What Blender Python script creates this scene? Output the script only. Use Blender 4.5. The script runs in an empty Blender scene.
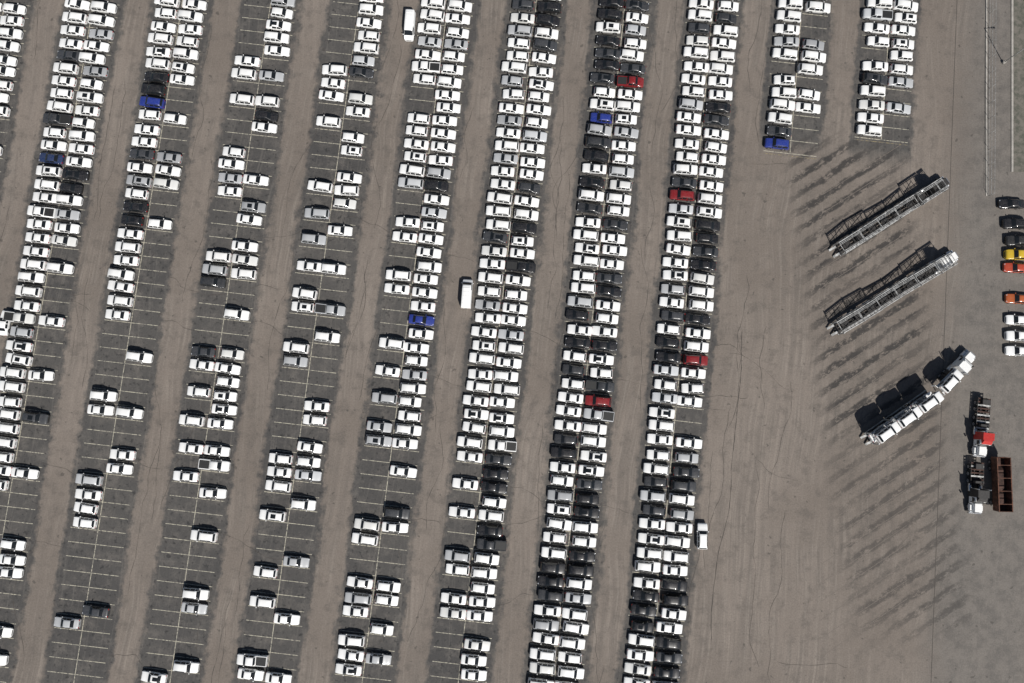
import bpy, math, random
from mathutils import Vector, Matrix
random.seed(7)
R=random.random
sc=bpy.context.scene
# ---------------- camera geometry
F=700.0; T=math.atan(700/8369.0); H=135.5; TH=math.radians(6.45)
fw=Vector((0,math.sin(T),-math.cos(T))); up=Vector((0,math.cos(T),math.sin(T)))
def px(x,y,z=0.0):
    r=fw*F+Vector((1,0,0))*(x-512)+up*(341.5-y)
    s=(H-z)/(-r.z)
    return Vector((r.x*s,r.y*s,z))
U=Vector((math.cos(TH),-math.sin(TH),0)); V=Vector((math.sin(TH),math.cos(TH),0))
def uv(p): return p.dot(U),p.dot(V)
cam=bpy.data.cameras.new('camera'); co=bpy.data.objects.new('camera',cam); sc.collection.objects.link(co)
cam.sensor_width=36; cam.lens=F/1024*36; cam.clip_end=6000; co.location=(0,0,H); co.rotation_euler=(T,0,0)
sc.camera=co
# ---------------- light
el=math.radians(48); sd=Vector((0.42,-0.91,0)).normalized()
sdir=Vector((sd.x*math.cos(el),sd.y*math.cos(el),math.sin(el)))
w=bpy.data.worlds.new('World'); sc.world=w; w.use_nodes=True
nt=w.node_tree; sky=nt.nodes.new('ShaderNodeTexSky'); sky.sky_type='NISHITA'; sky.sun_disc=False
sky.sun_elevation=el; sky.sun_rotation=math.atan2(sd.x,sd.y)
nt.links.new(sky.outputs[0],nt.nodes['Background'].inputs[0]); nt.nodes['Background'].inputs[1].default_value=0.05
sl=bpy.data.lights.new('sun','SUN'); sl.energy=5.0; sl.angle=math.radians(.5); sl.color=(1,.965,.91)
so=bpy.data.objects.new('sun',sl); sc.collection.objects.link(so)
so.rotation_euler=(-sdir).to_track_quat('-Z','Y').to_euler(); so.location=(30,-60,80)
sc.view_settings.view_transform='Standard'; sc.view_settings.look='None'; sc.view_settings.exposure=0
# ---------------- node helper
class N:
    def __init__(s,name):
        s.m=bpy.data.materials.new(name); s.m.use_nodes=True; s.t=s.m.node_tree; s.b=s.t.nodes['Principled BSDF']
    def node(s,k,**kw):
        n=s.t.nodes.new(k)
        for a,b in kw.items(): setattr(n,a,b)
        return n
    def put(s,sock,v):
        if v is None: return
        if hasattr(v,'is_output'): s.t.links.new(v,sock)
        else:
            if sock.type=='RGBA' and len(v)==3: v=(*v,1)
            sock.default_value=v
    def math(s,op,a,b=None,c=None,clamp=False):
        n=s.node('ShaderNodeMath',operation=op); n.use_clamp=clamp
        s.put(n.inputs[0],a); s.put(n.inputs[1],b); s.put(n.inputs[2],c); return n.outputs[0]
    def mix(s,f,a,b,mode='MIX'):
        n=s.node('ShaderNodeMix',data_type='RGBA',blend_type=mode); s.put(n.inputs[0],f); s.put(n.inputs[6],a); s.put(n.inputs[7],b); return n.outputs[2]
    def dot(s,vec,c):
        n=s.node('ShaderNodeVectorMath',operation='DOT_PRODUCT'); s.put(n.inputs[0],vec); n.inputs[1].default_value=c; return n.outputs[1]
    def comb(s,x,y,z=0.0):
        n=s.node('ShaderNodeCombineXYZ'); s.put(n.inputs[0],x); s.put(n.inputs[1],y); s.put(n.inputs[2],z); return n.outputs[0]
    def noise(s,vec,sc_,det=3,rough=.55,dist=0.0):
        n=s.node('ShaderNodeTexNoise'); s.put(n.inputs['Vector'],vec); n.inputs['Scale'].default_value=sc_; n.inputs['Detail'].default_value=det; n.inputs['Roughness'].default_value=rough; n.inputs['Distortion'].default_value=dist; return n.outputs[0]
    def ramp(s,v,a,b,lo=0.0,hi=1.0,smooth=True):
        n=s.node('ShaderNodeMapRange'); n.interpolation_type='SMOOTHSTEP' if smooth else 'LINEAR'; n.clamp=True
        s.put(n.inputs[0],v); n.inputs[1].default_value=a; n.inputs[2].default_value=b; n.inputs[3].default_value=lo; n.inputs[4].default_value=hi; return n.outputs[0]
    def pos(s): return s.node('ShaderNodeNewGeometry').outputs['Position']
def simple(name,col,rough=.5,metal=0.0,var=.12,scale=3.0):
    n=N(name); f=n.noise(n.node('ShaderNodeTexCoord').outputs['Object'],scale,4)
    f=n.ramp(f,.3,.7); a=tuple(c*(1-var) for c in col); b=tuple(min(1,c*(1+var)) for c in col)
    n.put(n.b.inputs['Base Color'],n.mix(f,a,b)); n.b.inputs['Roughness'].default_value=rough; n.b.inputs['Metallic'].default_value=metal
    return n.m
# paint from object colour
n=N('car_paint'); oi=n.node('ShaderNodeObjectInfo')
f=n.noise(n.node('ShaderNodeTexCoord').outputs['Object'],4,3)
n.put(n.b.inputs['Base Color'],n.mix(n.ramp(f,.3,.7,0,.06),oi.outputs['Color'],(.45,.42,.38),'MIX'))
n.b.inputs['Roughness'].default_value=.35; n.b.inputs['Coat Weight'].default_value=.6; n.b.inputs['Coat Roughness'].default_value=.08
M_paint=n.m
M_glass=simple('car_glass',(.012,.014,.016),.08,0,.1)
M_trim=simple('black_trim',(.02,.02,.02),.6)
M_tyre=simple('tyre_rubber',(.018,.018,.018),.85)
M_rim=simple('wheel_rim',(.45,.45,.46),.3,.8)
M_head=simple('headlight',(.6,.62,.65),.15)
M_tail=simple('tail_light',(.35,.01,.01),.25)
M_white=simple('white_truck_paint',(.78,.78,.77),.35,0,.05)
M_red=simple('red_truck_paint',(.42,.03,.025),.35)
M_steel=simple('galvanised_steel',(.40,.40,.39),.5,.2,.45,2.0)
M_dsteel=simple('dark_chassis_steel',(.03,.028,.027),.6,0,.3)
M_rust=simple('rusty_steel',(.10,.042,.025),.85,0,.5,1.5)
M_rust2=simple('rusty_deck',(.05,.026,.02),.9,0,.5,1.5)
M_alu=simple('aluminium',(.6,.6,.6),.3,.8)
M_conc=simple('concrete_kerb',(.34,.32,.29),.9,0,.15,1.0)
# ---------------- rows
u0=uv(px(94,0))[0]; u7=uv(px(714,0))[0]; S=(u7-u0)/7.0
PITCH=2.66
def yv(y,u,z=.7):
    Py=px(512,y,z).y
    return (Py+u*math.sin(TH))/math.cos(TH)
# ---------------- asphalt
n=N('aged_asphalt'); P=n.pos(); u=n.dot(P,U); v=n.dot(P,V)
edge=n.noise(P,.5,5,.65)
warp=n.math('MULTIPLY',n.math('SUBTRACT',n.noise(P,.022,2),.5),9.0)
uw=n.math('ADD',u,warp)
dist=n.math('MULTIPLY',n.math('ABSOLUTE',n.math('SUBTRACT',n.math('FRACT',n.math('ADD',n.math('DIVIDE',n.math('SUBTRACT',u,u0),S),20.5)),.5)),S)
edge2=n.noise(n.comb(u,n.math('MULTIPLY',v,.12)),.35,3)
dd=n.math('ADD',dist,n.math('ADD',n.math('MULTIPLY',n.math('SUBTRACT',edge,.5),3.8),n.math('MULTIPLY',n.math('SUBTRACT',edge2,.5),3.2)))
band=n.ramp(dd,5.6,6.9,1,0)
uI=u0+7.5*S
vJ=yv(150,u0+8*S,0)
inr=n.math('LESS_THAN',u,uI)
topr=n.math('MULTIPLY',n.ramp(n.math('ADD',v,n.math('MULTIPLY',edge,4.0)),vJ,vJ+5),n.math('LESS_THAN',u,u0+9.42*S))
band=n.math('MULTIPLY',band,n.math('MAXIMUM',inr,topr))
big=n.noise(P,.03,5,.65); st=n.noise(n.comb(uw,n.math('MULTIPLY',v,.05)),.9,5,.65)
st2=n.noise(n.comb(n.math('MULTIPLY',uw,2.0),n.math('MULTIPLY',v,.04),3.0),1.0,3,.6)
amp=n.ramp(n.noise(P,.06,3),.38,.6,.15,1)
fine=n.noise(P,3.5,4,.75); med=n.noise(P,.35,6,.72)
aisle=n.mix(n.ramp(big,.35,.65),(.150,.126,.107),(.205,.174,.149))
aisle=n.mix(n.math('MULTIPLY',n.ramp(st,.35,.65,0,.7),amp),aisle,(.125,.108,.094))
aisle=n.mix(n.math('MULTIPLY',n.ramp(st2,.48,.7,0,.6),amp),aisle,(.235,.204,.175))
aisle=n.mix(n.ramp(med,.48,.68,0,.6),aisle,(.100,.087,.076))
dark=n.mix(n.ramp(big,.3,.7),(.050,.048,.047),(.072,.068,.064))
dark=n.mix(n.ramp(med,.45,.70,0,.8),dark,(.115,.105,.095))
dark=n.mix(n.ramp(st2,.52,.72,0,.35),dark,(.145,.133,.119))
oil=n.noise(P,1.1,3,.6); dark=n.mix(n.ramp(oil,.56,.68,0,.75),dark,(.022,.022,.022))
col=n.mix(band,aisle,dark)
yard=n.ramp(n.math('ADD',u,n.math('MULTIPLY',edge,5.0)),uv(px(940,300))[0],uv(px(990,300))[0])
col=n.mix(n.math('MULTIPLY',yard,.75),col,n.mix(n.ramp(med,.35,.65),(.095,.09,.084),(.165,.150,.135)))
# truck parking stains: drips left under parked trailers
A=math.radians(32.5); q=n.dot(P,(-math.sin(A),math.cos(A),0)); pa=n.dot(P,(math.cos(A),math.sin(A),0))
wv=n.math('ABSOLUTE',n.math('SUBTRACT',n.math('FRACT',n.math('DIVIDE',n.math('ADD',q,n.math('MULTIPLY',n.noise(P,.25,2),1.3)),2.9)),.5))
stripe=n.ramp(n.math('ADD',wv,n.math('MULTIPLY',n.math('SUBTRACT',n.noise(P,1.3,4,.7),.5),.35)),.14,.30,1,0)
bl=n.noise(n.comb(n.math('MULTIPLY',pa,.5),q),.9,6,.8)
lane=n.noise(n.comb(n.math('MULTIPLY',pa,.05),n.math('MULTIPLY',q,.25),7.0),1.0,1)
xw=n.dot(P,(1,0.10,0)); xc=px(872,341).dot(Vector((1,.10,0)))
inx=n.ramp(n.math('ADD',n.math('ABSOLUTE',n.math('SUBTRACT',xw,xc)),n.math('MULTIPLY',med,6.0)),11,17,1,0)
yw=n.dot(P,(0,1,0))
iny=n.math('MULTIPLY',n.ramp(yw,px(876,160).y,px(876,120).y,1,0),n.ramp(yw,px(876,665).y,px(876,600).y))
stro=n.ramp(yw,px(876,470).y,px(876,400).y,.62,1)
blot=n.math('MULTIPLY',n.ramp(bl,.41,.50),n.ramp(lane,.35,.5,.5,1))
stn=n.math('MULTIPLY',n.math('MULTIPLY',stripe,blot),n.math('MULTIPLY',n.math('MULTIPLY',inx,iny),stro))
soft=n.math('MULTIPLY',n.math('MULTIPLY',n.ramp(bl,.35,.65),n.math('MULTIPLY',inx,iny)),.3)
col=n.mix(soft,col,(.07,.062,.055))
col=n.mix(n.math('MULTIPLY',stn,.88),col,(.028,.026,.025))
# scattered oil spots on the open lot
sp=n.noise(P,.75,2,.5); col=n.mix(n.math('MULTIPLY',n.ramp(sp,.68,.74,0,.6),inr if False else 1.0),col,(.05,.045,.04))
g=n.ramp(fine,.25,.75,.74,1.26,False)
col=n.mix(1.0,col,n.comb(g,g,g),'MULTIPLY')
n.put(n.b.inputs['Base Color'],col); n.b.inputs['Roughness'].default_value=.9
bp=n.node('ShaderNodeBump'); bp.inputs['Strength'].default_value=.25; bp.inputs['Distance'].default_value=.03; n.put(bp.inputs['Height'],fine); n.put(n.b.inputs['Normal'],bp.outputs[0])
M_asph=n.m
def wornpaint(name,c,cov,base=(.1,.095,.09)):
    n=N(name); P=n.pos(); f=n.noise(P,2.2,5,.7); 
    n.put(n.b.inputs['Base Color'],n.mix(n.ramp(f,cov-.12,cov+.12),c,base)); n.b.inputs['Roughness'].default_value=.85; return n.m
M_line=wornpaint('worn_white_line',(.46,.43,.34),.53)
M_yel=wornpaint('worn_yellow_line',(.30,.24,.12),.48)
M_faint=wornpaint('faded_line',(.20,.175,.15),.42,(.13,.11,.095))
M_crack=simple('crack_filler',(.060,.052,.046),.9)
# ---------------- mesh builder
class MB:
    def __init__(s): s.v=[];s.f=[];s.m=[];s.mats=[];s.sm=[]
    def mi(s,m):
        if m not in s.mats: s.mats.append(m)
        return s.mats.index(m)
    def face(s,ids,m,sm=False): s.f.append(ids); s.m.append(s.mi(m)); s.sm.append(sm)
    def box(s,c,d,m,top=(1,1),shift=0.0,rz=0.0):
        b=len(s.v); x,y,z=c; a,e,h=d[0]/2,d[1]/2,d[2]/2
        for k,(tx,ty) in ((-1,(1,1)),(1,top)):
            for i,j in ((-1,-1),(1,-1),(1,1),(-1,1)):
                X=i*a*tx+(shift if k>0 else 0); Y=j*e*ty
                s.v.append((x+X*math.cos(rz)-Y*math.sin(rz),y+X*math.sin(rz)+Y*math.cos(rz),z+k*h))
        for q in ((3,2,1,0),(4,5,6,7),(0,1,5,4),(1,2,6,5),(2,3,7,6),(3,0,4,7)): s.face([b+i for i in q],m)
    def beam(s,p,q,wd,ht,m):
        p=Vector(p);q=Vector(q); d=(q-p).normalized(); sd_=d.cross(Vector((0,0,1)))
        if sd_.length<1e-3: sd_=Vector((0,1,0))
        sd_.normalize(); u_=sd_.cross(d); b=len(s.v)
        for o in (p,q):
            for i,j in ((-1,-1),(1,-1),(1,1),(-1,1)): s.v.append(tuple(o+sd_*i*wd/2+u_*j*ht/2))
        for t in ((3,2,1,0),(4,5,6,7),(0,1,5,4),(1,2,6,5),(2,3,7,6),(3,0,4,7)): s.face([b+i for i in t],m)
    def cyl(s,c,axis,r,h,m,n=14,cap=None,r2=None):
        b=len(s.v); c=Vector(c); ax=Vector(axis).normalized(); p=ax.orthogonal().normalized(); q=ax.cross(p); r2=r if r2 is None else r2
        for k,rr in ((-.5,r),(.5,r2)):
            for i in range(n):
                a=2*math.pi*i/n; s.v.append(tuple(c+ax*h*k+p*rr*math.cos(a)+q*rr*math.sin(a)))
        for i in range(n): s.face([b+i,b+(i+1)%n,b+n+(i+1)%n,b+n+i],m,True)
        s.face([b+n-1-i for i in range(n)],cap or m); s.face([b+n+i for i in range(n)],cap or m)
    def wheel(s,x,y,r,wd,side,m2=None):
        s.cyl((x,y,r),(0,1,0),r,wd,M_tyre,16); s.cyl((x,y+side*(wd/2+.008),r),(0,1,0),r*.62,.03,m2 or M_rim,12)
    def mesh(s,name):
        me=bpy.data.meshes.new(name); me.from_pydata(s.v,[],s.f)
        for m in s.mats: me.materials.append(m)
        me.polygons.foreach_set('material_index',s.m); me.polygons.foreach_set('use_smooth',s.sm); me.update(); return me
def obj(name,me,loc=(0,0,0),rz=0.0,color=None,scale=None):
    o=bpy.data.objects.new(name,me); sc.collection.objects.link(o); o.location=loc; o.rotation_euler=(0,0,rz)
    if color: o.color=(*color,1)
    if scale: o.scale=scale
    return o
# ---------------- vehicles: lofted bodies
def carmesh(name,st,glass,wh,wr=.33,panor=False,hw=.80,bed=None):
    """st: (x,w,zbelt,ztop,wt,kind) front to rear. kind: b bonnet/body, c cabin"""
    mb=MB(); rows=[]
    for (x,w_,zb,zt,wt,k) in st:
        crown=.035
        if k=='c': pts=[(0,zt),(wt*.6,zt-crown*.4),(wt,zt-crown-.01),(wt+.045,zt-crown-.07),(w_*.95,zb+.02),(w_,zb-.12),(w_*1.0,zb-.38),(w_*.97,.34),(w_*.86,.2),(0,.2)]
        else: pts=[(0,zt),(w_*.42,zt-.01),(w_*.72,zt-.025),(w_*.84,zt-.045),(w_*.95,zb-.0),(w_,zb-.12),(w_*1.0,max(zb-.38,.38)),(w_*.97,.34),(w_*.86,.2),(0,.2)]
        L=[(x,y,z) for y,z in pts]; Rr=[(x,-y,z) for y,z in reversed(pts[1:-1])]
        b=len(mb.v); mb.v+=L+Rr; rows.append(b)
    npt=18
    for i in range(len(st)-1):
        a,b=rows[i],rows[i+1]; g=glass.get(i,'')
        for j in range(npt):
            j2=(j+1)%npt; jj=j if j<9 else 17-j
            m=M_paint
            if jj==3 and 's' in g: m=M_glass
            if jj in (0,1) and 'w' in g: m=M_glass
            if jj==0 and 'r' in g and panor: m=M_glass
            if jj==7 or jj==8: m=M_trim
            if jj in (0,1) and 'k' in g: m=M_trim
            mb.face([a+j,a+j2,b+j2,b+j],m,True)
    mb.face([rows[0]+npt-1-i for i in range(npt)],M_paint); mb.face([rows[-1]+i for i in range(npt)],M_paint)
    x0=st[0][0];x1=st[-1][0]
    for s_ in (1,-1):
        for x in wh:
            mb.cyl((x,s_*(hw+.035),wr+.03),(0,1,0),wr+.09,.17,M_trim,16); mb.wheel(x,s_*hw,wr,.235,s_)
        mb.box((x0-.20,s_*.60,.66),(.30,.30,.13),M_head,(.7,.8),-.04)
        mb.box((x1+.09,s_*.66,.80),(.22,.26,.16),M_tail,(.8,.9),.02)
        cw=[t for t in st if t[5]=='c'][0]
        mb.box((cw[0]-.15,s_*(cw[1]+.10),cw[2]+.06),(.14,.2,.13),M_paint,(.8,.9))
        mb.beam((cw[0]-.15,s_*(cw[1]-.06),cw[2]+.0),(cw[0]-.15,s_*(cw[1]+.05),cw[2]+.02),.06,.04,M_trim)
        for x in (0.3,-.55): mb.box((x,s_*(cw[1]+.008),cw[2]-.16),(.16,.03,.03),M_trim)
    mb.box((x0-.02,0,.50),(.05,.95,.2),M_trim); mb.box((x1,0,.6),(.05,.5,.14),M_trim)
    return mb
def sedan(panor=False):
    st=[(2.42,.62,.62,.60,.5,'b'),(2.37,.80,.70,.70,.6,'b'),(2.10,.88,.76,.79,.6,'b'),(1.55,.92,.83,.88,.6,'b'),(.98,.93,.90,.96,.6,'b'),
        (.92,.93,.92,1.00,.74,'c'),(.25,.93,.93,1.39,.61,'c'),(-.10,.93,.94,1.43,.62,'c'),(-.20,.93,.94,1.44,.62,'c'),(-.75,.93,.95,1.43,.61,'c'),(-1.05,.93,.95,1.40,.60,'c'),
        (-1.60,.91,.97,1.08,.70,'c'),(-1.68,.91,.97,1.05,.6,'b'),(-2.2,.89,.95,1.03,.6,'b'),(-2.36,.83,.90,.96,.6,'b'),(-2.43,.72,.76,.80,.5,'b')]
    g={5:'sw',6:'s',7:'r',8:'sr',9:'sr',10:'w'}
    return carmesh('sedan',st,g,(1.47,-1.42),.33,panor,.82).mesh('sedan')
def hatch(panor=False):
    st=[(2.18,.62,.64,.62,.5,'b'),(2.13,.80,.74,.74,.6,'b'),(1.9,.88,.82,.84,.6,'b'),(1.4,.91,.89,.93,.6,'b'),(1.0,.92,.94,1.0,.6,'b'),
        (.93,.92,.95,1.03,.74,'c'),(.33,.92,.96,1.44,.62,'c'),(0,.92,.97,1.49,.63,'c'),(-.10,.92,.97,1.49,.63,'c'),(-.9,.92,.99,1.48,.62,'c'),(-1.0,.915,.99,1.48,.62,'c'),(-1.75,.90,1.0,1.42,.60,'c'),
        (-2.05,.87,1.0,1.08,.68,'c'),(-2.12,.85,.93,.95,.6,'b'),(-2.18,.74,.7,.75,.5,'b')]
    g={5:'sw',6:'s',7:'',8:'sr',9:'r',10:'s',11:'w'}
    return carmesh('hatch',st,g,(1.35,-1.30),.32,panor,.81).mesh('hatchback')
def suv(panor=False):
    st=[(2.42,.66,.78,.76,.5,'b'),(2.37,.83,.86,.88,.6,'b'),(2.15,.91,.96,1.0,.6,'b'),(1.6,.95,1.01,1.08,.6,'b'),(1.14,.96,1.06,1.13,.6,'b'),
        (1.06,.96,1.08,1.17,.78,'c'),(.50,.96,1.08,1.60,.67,'c'),(.15,.96,1.09,1.67,.69,'c'),(.05,.96,1.09,1.67,.69,'c'),(-.8,.96,1.10,1.68,.69,'c'),(-.9,.96,1.10,1.68,.69,'c'),(-2.0,.94,1.12,1.64,.66,'c'),
        (-2.27,.91,1.12,1.22,.74,'c'),(-2.35,.89,1.02,1.05,.6,'b'),(-2.42,.80,.8,.85,.5,'b')]
    g={5:'sw',6:'s',7:'',8:'sr',9:'r',10:'s',11:'w'}
    mb=carmesh('suv',st,g,(1.48,-1.42),.37,panor,.84)
    for s_ in (1,-1): mb.beam((.2,s_*.69,1.69),(-1.7,s_*.67,1.68),.05,.05,M_trim)
    return mb.mesh('suv')
def pickup():
    st=[(2.75,.68,.86,.84,.5,'b'),(2.68,.86,.96,.98,.6,'b'),(2.4,.95,1.06,1.10,.6,'b'),(1.9,.98,1.10,1.17,.6,'b'),(1.5,.98,1.13,1.2,.6,'b'),
        (1.42,.98,1.15,1.24,.78,'c'),(.85,.98,1.16,1.74,.70,'c'),(.45,.98,1.16,1.80,.71,'c'),(.35,.98,1.16,1.80,.71,'c'),(-.5,.98,1.16,1.79,.70,'c'),
        (-.75,.98,1.16,1.22,.7,'c'),(-.8,.98,1.12,1.14,.6,'b'),(-2.8,.97,1.10,1.12,.6,'b'),(-2.85,.95,1.0,1.02,.6,'b')]
    g={5:'sw',6:'s',8:'s',9:'w'}
    mb=carmesh('pickup',st,g,(1.85,-1.75),.4,False,.86)
    mb.box((-1.82,0,1.135),(1.9,1.5,.03),M_trim)
    for s_ in (1,-1): mb.box((-1.82,s_*.84,1.16),(2.0,.1,.1),M_paint)
    mb.box((-2.8,0,1.16),(.08,1.6,.1),M_paint)
    return mb.mesh('pickup')
def van():
    st=[(2.85,.70,.85,.83,.5,'b'),(2.78,.88,.98,1.0,.6,'b'),(2.5,.96,1.15,1.18,.6,'b'),(2.2,.98,1.25,1.3,.6,'b'),
        (2.15,.98,1.28,1.36,.84,'c'),(1.55,.99,1.3,2.2,.78,'c'),(1.2,.99,1.3,2.3,.80,'c'),(.6,.99,1.3,2.34,.82,'c'),(-.8,.99,1.3,2.35,.82,'c'),(-2.6,.99,1.3,2.33,.82,'c'),
        (-2.8,.97,1.3,2.25,.80,'c'),(-2.85,.95,1.2,1.25,.6,'b')]
    g={4:'sw',5:'s',6:'s'}
    mb=carmesh('van',st,g,(1.9,-1.7),.36,False,.86)
    for i in range(5): mb.box((-2.1+i*.75,0,2.37),(.06,1.3,.03),M_paint)
    return mb.mesh('van')
ME_p=pickup(); ME_v=van()
MS=[sedan(),sedan(True),hatch(),hatch(True),suv(),suv(True),ME_p]; WT=[.42,.04,.18,.02,.29,.03,.02]
WHITE=(.86,.86,.85);C={'k':(.008,.008,.010),'g':(.035,.037,.041),'s':(.42,.43,.44),'b':(.012,.03,.22),'r':(.20,.007,.010),'n':(.015,.03,.09),'w':WHITE}
# columns: row index from B=0 ; (left items, left colours, right items, right colours)
rows={
-1:([(0,200)],{},[(5,116),152],{}),
0:([(0,210),(230,332),(352,484)],{50:'g',115:'g',155:'n'},
   [(5,192),201,214,228,241,268,322,377,416,473,546,560,574,632,660],{175:'k',188:'k',416:'g',72:'s'}),
1:([(5,313),394,408,477,490,505,519,620],{72:'k',85:'k',99:'b',150:'g',177:'s',203:'k',216:'k',477:'s'},
   [5,17,30,43,56,69,82,120,158,171,184,224,359,413,456,471,613],{158:'s',613:'g'}),
2:([58,71,96,148,160,173,186,253,267,281,348,361,389,418,445,472,675],{281:'g',348:'g'},
   [3,15,28,41,54,76,103,116,129,181,207,220,246,260,274,315,356,370,384,397,411,425,454,468,495,538,596,610,668],{116:'k',207:'s',610:'s'}),
3:([66,78,90,117,183,210,236,262,290,304,345,358,458,472,486,514,571,600,658,672],{358:'s'},
   [0,12,24,37,49,61,73,98,111,136,150,178,191,204,232,270,311,340,410,423,450,464,479,508,566,622,680],{73:'g',61:'s',479:'s'}),
4:([(0,78),(112,180),219,232,273,286,342,369,397,427,441,526,541,583,597,612,641,656,671],{38:'s',178:'s',397:'s'},
   [(5,437),477,521,535,592,607,635,664],{187:'k',213:'s',323:'b',378:'s',521:'g',45:'s'}),
5:([(0,456),480,508,552,566,597,611],{8:'g',120:'s',240:'g',300:'s'},
   [(0,520),530,546,560,575,590,604,619,648,662,676],{5:'k',18:'k',42:'g',130:'s',185:'g',225:'k',265:'k',340:'s',460:'g',473:'k',487:'k',530:'k',546:'g'}),
6:([(0,683)],{5:'k',18:'k',43:'k',57:'g',70:'k',83:'g',120:'b',133:'s',145:'g',158:'k',186:'k',212:'g',308:'s',322:'k',336:'k',365:'g',435:'g',448:'k',490:'s',562:'k',576:'k',590:'g',630:'s'},
   [(0,683)],{5:'g',30:'s',78:'r',65:'g',170:'s',225:'g',288:'k',274:'g',345:'k',387:'g',401:'r',415:'s',485:'g',499:'k',513:'k',556:'k',570:'k',600:'s'}),
7:([(0,683)],{30:'g',105:'s',185:'g',198:'r',212:'s',318:'g',345:'k',358:'k',372:'s',400:'s',487:'g',502:'s',517:'g',603:'k',617:'k',632:'k'},
   [(0,402),(440,683)],{15:'g',112:'k',126:'g',230:'k',244:'k',271:'k',258:'g',313:'k',355:'r',468:'g',483:'g',510:'s',582:'k',596:'k',640:'k',655:'g',669:'k'}),
8:([3,15,28,41,53,78,92,104,117,130,143],{143:'b',41:'s',130:'g'},[10,-3,48,62,74,100,113],{48:'s'}),
9:([3,14,27,40,65,77,90,103,116,129],{14:'s',77:'g'},[8,20,33,45,58,71,84,110],{110:'s'}),
}
phase={}
for i,(L,lc,Rt,rc) in rows.items():
    ux=u0+i*S; cs=sn=0
    for side,items in ((-1,L),(1,Rt)):
        for it in items:
            for y in ([it] if not isinstance(it,tuple) else [it[0]+4]):
                a=yv(y,ux+side*2.68)/PITCH*2*math.pi; cs+=math.cos(a); sn+=math.sin(a)
    phase[i]=math.atan2(sn,cs)/2/math.pi
    for side,items,cols in ((-1,L,lc),(1,Rt,rc)):
        uc=ux+side*2.68
        def slot(y): return round(yv(y,uc)/PITCH-phase[i])
        ks=set()
        for it in items:
            if isinstance(it,tuple):
                a,b=slot(it[1]),slot(it[0])
                if it[0]==0: b+=3
                if it[1]==683: a-=3
                ks|=set(range(a,b+1))
            else:
                k=slot(it)
                if k in ks: 
                    k2=k-1
                    if k2 not in ks and not any((isinstance(j,int) and slot(j)==k2) for j in items): k=k2
                ks.add(k)
        cm={slot(y):c for y,c in cols.items()}
        for k in sorted(ks):
            c=C[cm.get(k,'w')]
            if k not in cm:
                r=R()
                if r<.035: c=C['s']
                elif r<.07: c=(.66,.66,.64)
                else: 
                    t=.78+.09*R(); c=(t,t,t*.985)
            elif cm[k] in 'gs': t=.7+.6*R(); c=tuple(a*t for a in c)
            me=random.choices(MS,WT)[0]
            vv=(k+phase[i])*PITCH+random.gauss(0,.10); uu=uc+random.gauss(0,.17)-side*.02
            if me is ME_p: uu+=side*.3
            flip=R()<(.12 if side<0 else .2)
            base=-TH+(math.pi if side<0 else 0)+(math.pi if flip else 0)
            o=obj('pickup_truck' if me is ME_p else 'parked_car',me,U*uu+V*vv,base+math.radians(random.gauss(0,1.2)),c,(1+random.gauss(0,.02),1.0,1.0))
            o.location.z=0.01
def place(name,me,x,y,rz,c): 
    o=obj(name,me,px(x,y,.6),rz,c); o.location.z=.01; return o
place('parked_car',MS[0],5,323,math.radians(84),WHITE)
place('delivery_van',ME_v,410,27,math.radians(-94),WHITE)
place('delivery_van',ME_v,467,294,math.radians(86),WHITE)
place('parked_car',MS[4],702,536,math.radians(88),WHITE)
for x,y,c,me in ((1011,204,C['k'],MS[0]),(1015,224,C['k'],MS[4]),(1018,241,(.02,.02,.02),MS[4]),(1016,268,(.40,.05,.02),MS[0]),(1018,299,(.40,.09,.02),MS[0]),(1017,320,WHITE,MS[2]),(1018,336,WHITE,MS[4]),(1018,351,WHITE,MS[0])):
    place('parked_car',me,x,y,math.radians(180+random.gauss(-3,1)),c)
place('pickup_truck',ME_p,1019,255,math.radians(178),(.55,.37,.02))
# ---------------- sheets
def quad(name,pts,m,z):
    me=bpy.data.meshes.new(name); me.from_pydata([(p[0],p[1],z) for p in pts],[],[(0,1,2,3)]); me.materials.append(m); return obj(name,me)
n=N('dry_ground'); P=n.pos(); f=n.noise(P,.02,6,.6)
n.put(n.b.inputs['Base Color'],n.mix(n.ramp(f,.35,.65),(.09,.10,.05),(.2,.16,.11))); n.b.inputs['Roughness'].default_value=1
quad('ground',[(-3000,-3000),(3000,-3000),(3000,3000),(-3000,3000)],n.m,-.02)
quad('parking_lot_pavement',[(-170,-150),(150,-150),(150,170),(-170,170)],M_asph,0)
mb=MB()
def strip(p,q,wd,m,z=.004):
    p=Vector((p[0],p[1],z));q=Vector((q[0],q[1],z)); d=(q-p); nn=Vector((-d.y,d.x,0)).normalized()*wd/2; b=len(mb.v)
    for t in (p-nn,q-nn,q+nn,p+nn): mb.v.append(tuple(t))
    mb.face([b,b+1,b+2,b+3],m)
for i in range(-2,10):
    ux=u0+i*S; ph=phase.get(i,0)
    vtop=105; vbot=-100
    if i>=8: vbot=yv(163,ux,0) if i==8 else yv(148,ux,0)
    k0=math.ceil(vbot/PITCH-ph-.5); k1=int(vtop/PITCH)
    for k in range(k0,k1):
        vv=(k+.5+ph)*PITCH
        for a,b in ((-5.3,-.07),(.07,5.3)):
            strip(U*(ux+a)+V*vv,U*(ux+b)+V*vv,.12,M_line)
    strip(U*ux+V*(k0+.5+ph)*PITCH,U*ux+V*vtop,.13,M_line)
    if i>=8:
        vb=(k0+.5+ph)*PITCH-.5
        strip(U*(ux-5.3)+V*vb,U*(ux+5.3)+V*vb,.12,M_yel)
dA=Vector((math.cos(A),math.sin(A),0))
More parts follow.
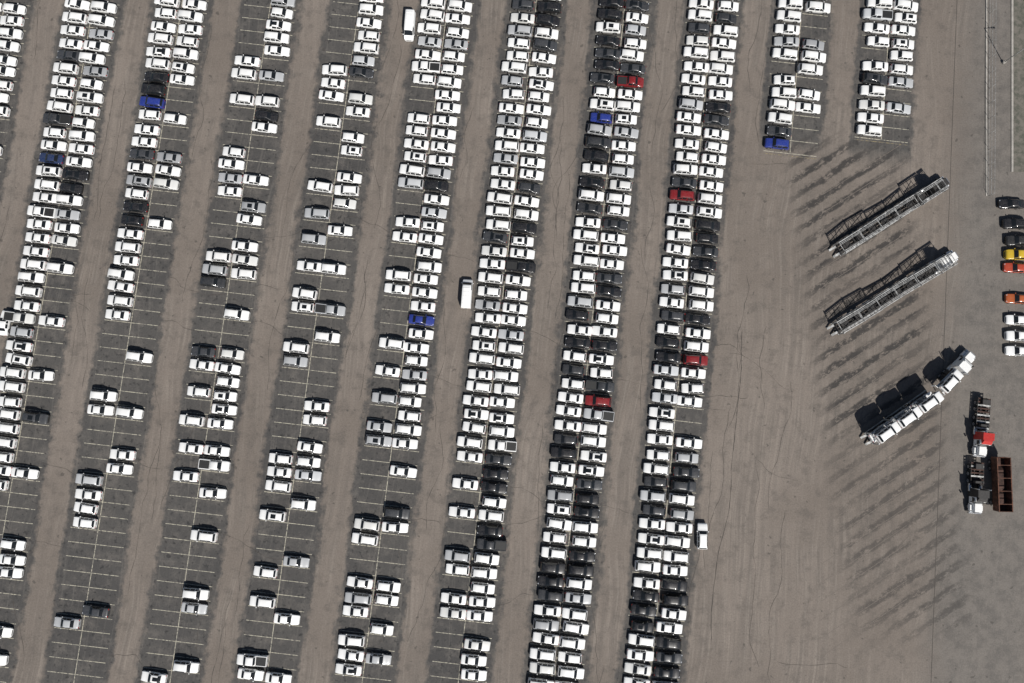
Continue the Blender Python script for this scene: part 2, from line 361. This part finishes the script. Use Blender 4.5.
for j in range(26):
    p=px(822+ (0 if j<10 else -2),195+j*18.5); strip(p,p+dA*20,.10,M_faint)
strip(px(957,0),px(931,683),.12,M_crack)
obj('parking_markings',mb.mesh('parking_markings'))
# cracks
mb=MB()
def crack(p,d,length,wd,wander,z=.008):
    p=p.copy(); ang=math.atan2(d.y,d.x); a0=ang; L=0; pts=[p.copy()]
    while L<length:
        s_=.5+R()*.9; ang+=random.gauss(0,wander); ang+=(a0-ang)*.25
        p=p+Vector((math.cos(ang),math.sin(ang),0))*s_; L+=s_; pts.append(p.copy())
    b=len(mb.v)
    for i,q in enumerate(pts):
        t=(pts[min(i+1,len(pts)-1)]-pts[max(i-1,0)]).normalized(); nn=Vector((-t.y,t.x,0)); ww=wd*(.3+1.2*R())*(.3 if i in(0,len(pts)-1) else 1)/2
        mb.v.append((q.x+nn.x*ww,q.y+nn.y*ww,z)); mb.v.append((q.x-nn.x*ww,q.y-nn.y*ww,z))
    for i in range(len(pts)-1): mb.face([b+2*i+1,b+2*i+3,b+2*i+2,b+2*i],M_crack)
for i in range(-1,8):
    ua=u0+(i+.5)*S
    for t in range(6):
        crack(U*(ua+random.uniform(-3,3))+V*random.uniform(-75,70),V,random.uniform(12,35),.075,.2,.008+.0002*t)
    for t in range(4):
        crack(U*(ua+random.uniform(-9,-3))+V*random.uniform(-75,80),U,random.uniform(6,16),.07,.3,.0095+.0002*t)
for t in range(6):
    crack(px(random.uniform(715,800),random.uniform(150,680)),V if t%2 else -V,random.uniform(15,40),.07,.2,.011+.0001*t)
for t in range(4):
    crack(px(random.uniform(715,780),random.uniform(10,680)),U,random.uniform(8,14),.06,.3,.013+.0001*t)
crack(px(742,330),-V,60,.12,.07,.0153)
obj('pavement_cracks',mb.mesh('pavement_cracks'))
# ---------------- trucks
def cab(mb,x,paint,sleeper=True,paint2=None):
    """tractor, front at +x; x = front bumper"""
    paint2=paint2 or paint
    mb.box((x-.15,0,.65),(.3,2.4,.45),M_alu,(1,.95))
    mb.box((x-1.1,0,1.35),(1.8,1.7,1.1),paint,(.86,.78),-.1)
    mb.box((x-.22,0,1.25),(.12,1.2,.95),M_alu)
    for s in (1,-1):
        mb.box((x-1.15,s*1.02,1.0),(1.35,.42,.55),paint,(.7,.8))
        mb.box((x-.35,s*.98,1.05),(.2,.3,.25),M_head)
        mb.wheel(x-1.25,s*1.0,.5,.3,s,M_alu)
        mb.cyl((x-4.9,s*1.0,.75),(1,0,0),.33,1.5,M_alu,14)
        mb.cyl((x-4.8,s*1.1,2.5),(0,0,1),.08,2.4,M_alu,10)
        mb.box((x-2.3,s*1.38,2.1),(.15,.28,.6),M_trim)
        mb.beam((x-2.3,s*1.1,2.0),(x-2.3,s*1.3,2.1),.05,.05,M_trim)
        mb.box((x-2.75,s*1.152,2.05),(.8,.02,.6),M_glass,(.85,1))
    mb.box((x-2.9,0,1.75),(1.9,2.28,1.9),paint,(.72,.9),-.26)
    mb.box((x-2.02,0,2.18),(.06,1.9,.75),M_glass,(1,.9),-.26)
    if sleeper:
        mb.box((x-3.95,0,2.05),(1.5,2.35,2.6),paint2,(.9,.88),-.02)
        mb.box((x-3.1,0,3.0),(1.3,1.9,.55),paint2,(.5,.85),-.3)
    for s in (1,-1): mb.box((x-4.4,s*.42,.85),(7.4,.12,.26),M_dsteel)
    mb.cyl((x-6.6,0,1.1),(0,0,1),.48,.12,M_dsteel,16)
    for k in (-6.1,-7.4):
        for s in (1,-1):
            mb.wheel(x+k,s*.98,.5,.55,s,M_alu); mb.box((x+k,s*.98,1.08),(1.05,.6,.05),M_trim,(.8,1))
    mb.box((x-8.0,0,.8),(.1,2.2,.4),M_dsteel)
def carrier(name,p,q,paint,tractor=True,loaded=False):
    a=px(*p,1.5); b=px(*q,1.5); d=b-a; L=d.length; mid=(a+b)/2; rz=math.atan2(d.y,d.x)
    mb=MB(); x1=L/2; x0=-L/2
    if tractor: cab(mb,x1,paint)
    xt=x1-5.6 if tractor else x1-.5
    for s in (1,-1):
        mb.box(((x0+xt)/2,s*1.2,.75),(xt-x0,.14,.35),M_steel)
        mb.box(((x0+xt)/2,s*.78,.95),(xt-x0-.6,.42,.06),M_dsteel)
        xs=[x0+.2]; 
        while xs[-1]<x1-3.2: xs.append(min(xs[-1]+4.4,x1-2.4))
        for i in range(len(xs)-1):
            z0=2.9+.5*math.sin(i*1.7); z1=3.0+.5*math.sin(i*1.7+1)
            if tractor and xs[i+1]>x1-5: z0=3.75;z1=3.85
            for e in (.68,.92): mb.beam((xs[i]+.08,s*e,z0),(xs[i+1]-.08,s*e,z1),.07,.10,M_steel)
            for k in range(12):
                t=(k+.5)/12; xx=xs[i]+(xs[i+1]-xs[i])*t; mb.beam((xx,s*.71,z0+(z1-z0)*t-.03),(xx,s*.89,z0+(z1-z0)*t-.03),.08,.03,M_steel)
            mb.beam((xs[i]+.05,s*1.2,z0-.05),(xs[i+1]-.05,s*1.2,z1-.05),.14,.2,M_steel)
            nst=5
            if s==1:
                for k in range(nst+1):
                    t=k/nst; xx=xs[i]+.1+(xs[i+1]-xs[i]-.2)*t; mb.beam((xx,-1.2,z0+(z1-z0)*t-.13),(xx,1.2,z0+(z1-z0)*t-.13),.09,.1,M_steel if k in(0,nst) else M_dsteel)
            if xs[i]<xt-.2:
                mb.beam((xs[i],s*1.24,.8),(xs[i],s*1.24,z0+.25),.16,.16,M_steel)
                mb.beam((xs[i],s*1.26,1.0),(min(xs[i+1],xt),s*1.26,2.6),.08,.1,M_dsteel)
        for xx in (x0+4.6,x0+5.9): mb.wheel(xx,s*.95,.45,.5,s,M_alu)
        mb.beam((x0-.9,s*.75,.25),(x0+.3,s*.75,.9),.42,.06,M_steel)
    k=x0+.6
    while k<xt: mb.box((k,0,.8),(.12,2.3,.14),M_dsteel); k+=1.2
    # ratchet bars, hydraulic rams and lower-deck well plates
    for k in range(int(x0)+2,int(xt)-1,3):
        mb.box((k+.3,0,.88),(1.5,1.0,.05),M_dsteel); 
        for s in (1,-1): mb.cyl((k,s*1.12,1.9),(0.35*s,0,1),.06,1.5,M_alu,8)
    mb.box((xt-.4,0,1.25),(1.2,1.1,.5),M_dsteel)
    me=mb.mesh(name); o=obj(name,me,(mid.x,mid.y,.01),rz)
    if loaded:
        k=x0+2.5
        while k<xt+2.5:
            for zz,mm in ((3.0,MS[4]),(1.02,MS[0])):
                if zz<2 and k>xt-2: continue
                c=Vector((mid.x,mid.y,zz+(.5 if zz>2 else 0)))+d.normalized()*k; oo=obj('loaded_car',mm,c,rz,WHITE)
            k+=5.0
    return o
carrier('car_carrier_trailer',(838,250),(948,180),M_dsteel,True)
carrier('car_carrier_truck',(836,329),(957,254),M_white,True)
carrier('loaded_car_carrier_trailer',(870,439),(934,394),M_white,False,True)
def semi(name,p,q,paint,rack=False,flat=None,paint2=None):
    a=px(*p,1.2); b=px(*q,1.2); d=b-a; L=d.length; mid=(a+b)/2; rz=math.atan2(d.y,d.x)
    mb=MB(); cab(mb,L/2,paint,paint2=paint2)
    if rack:
        for s in (1,-1):
            mb.beam((-L/2+.2,s*.8,2.2),(0.0,s*.8,2.6),.45,.08,M_white); mb.beam((-L/2+.2,s*1.2,1.0),(-L/2+.2,s*1.2,2.3),.14,.14,M_white)
            mb.beam((-.1,s*1.2,1.0),(-.1,s*1.2,2.7),.14,.14,M_white)
        for k in range(5): mb.box((-L/2+.4+k*1.0,0,2.15+.08*k),(.1,2.4,.1),M_dsteel)
        c=Vector((mid.x,mid.y,2.45))-d.normalized()*(L/2-2.6); obj('loaded_car',MS[4],c,rz,WHITE)
    if flat:
        xe=-L/2; xs=L/2-5.4
        for s in (1,-1):
            mb.box(((xe+xs)/2,s*.5,1.1),(xs-xe,.16,.35),flat); mb.box(((xe+xs)/2,s*1.18,1.32),(xs-xe,.1,.14),flat)
            for k in (1.0,2.2): mb.wheel(xe+k,s*.98,.5,.5,s,M_alu)
        k=xe+.2
        while k<xs: mb.box((k,0,1.35),(.28,2.4,.1),M_rust2 if int(k*3)%3 else M_steel); k+=.62
        mb.box((xs-.6,0,1.7),(.5,1.8,.9),M_dsteel,(.8,.9)); mb.box((xe+.8,.1,1.65),(1.0,1.4,.5),M_dsteel)
    return obj(name,mb.mesh(name),(mid.x,mid.y,.01),rz)
semi('semi_truck',(936,391),(972,353),M_white,True)
semi('flatbed_truck',(984,398),(980,457),M_white,flat=M_dsteel,paint2=M_red)
semi('flatbed_truck',(977,462),(976,514),M_white,flat=M_dsteel,paint2=M_dsteel)
# rusty open dump trailer
mb=MB(); L,W_=10.0,2.5
mb.box((0,0,1.15),(L,W_,.1),M_rust2)
for s in (1,-1):
    mb.box((0,s*W_/2,2.0),(L,.08,1.6),M_rust); mb.box((0,s*(W_/2),2.85),(L+.1,.16,.1),M_rust)
    mb.box((s*L/2,0,2.0),(.08,W_-.1,1.6),M_rust); mb.box((0,s*.45,.95),(L,.16,.3),M_dsteel)
    for k in range(9): mb.box((-4.6+k*1.15,s*(W_/2+.08),1.95),(.12,.08,1.5),M_rust)
    for k in (-4,-2.8,3.6): mb.wheel(k,s*.95,.45,.4,s)
for k in range(4): mb.box((-3.6+k*2.4,0,2.84),(.12,W_-.1,.1),M_rust)
mb.box((-1,0.1,1.5),(4.5,1.6,.5),M_rust2,(.7,.6)); mb.box((2.6,-.1,1.45),(2.5,1.7,.4),M_rust2,(.6,.7))
pp=px(1001,484,1.8); obj('rusty_dump_trailer',mb.mesh('dump_trailer'),(pp.x,pp.y,.01),math.radians(-91))
# ---------------- right edge verge
n=N('gravel_verge_material'); P=n.pos(); f=n.noise(P,.8,6,.7)
n.put(n.b.inputs['Base Color'],n.mix(n.ramp(f,.35,.62),(.075,.078,.062),(.15,.137,.118))); n.b.inputs['Roughness'].default_value=1
def vstrip(name,xa,xb,ya,yb,m,z,h=None):
    pts=[px(xa,ya),px(xa,yb),px(xb,yb),px(xb,ya)]
    if h is None: return quad(name,pts,m,z)
    mb=MB(); 
    for t in (z,z+h):
        for p in pts: mb.v.append((p.x,p.y,t))
    for q in ((3,2,1,0),(4,5,6,7),(0,1,5,4),(1,2,6,5),(2,3,7,6),(3,0,4,7)): mb.face(list(q),m)
    return obj(name,mb.mesh(name))
vstrip('kerb',1011,1013,-60,172,M_conc,.0,.15)
vstrip('gravel_verge',1013.5,1100,-60,172,n.m,.06)
vstrip('kerb',985.5,987,-60,196,M_conc,.0,.12)
mb=MB(); a=px(990,-60);b=px(988,196); d=b-a; nn=int(d.length/3)
for i in range(nn+1):
    p=a+d*i/nn; mb.cyl((p.x,p.y,1.0),(0,0,1),.04,2.0,M_steel,8)
for z in (.15,1.0,1.95): mb.beam((a.x,a.y,z),(b.x,b.y,z),.04,.04,M_steel)
obj('chain_link_fence',mb.mesh('fence'))
for x,y in ((1003,63),):
    mb=MB(); mb.cyl((0,0,4.5),(0,0,1),.10,9,M_steel,10,r2=.06); mb.cyl((0,0,.3),(0,0,1),.3,.6,M_conc,12); mb.beam((0,0,8.9),(1.5,0,9.1),.08,.08,M_steel); mb.box((1.8,0,9.1),(.8,.3,.14),M_steel,(.8,.8))
    pp=px(x,y); obj('street_lamp',mb.mesh('street_lamp'),(pp.x,pp.y,0),0)
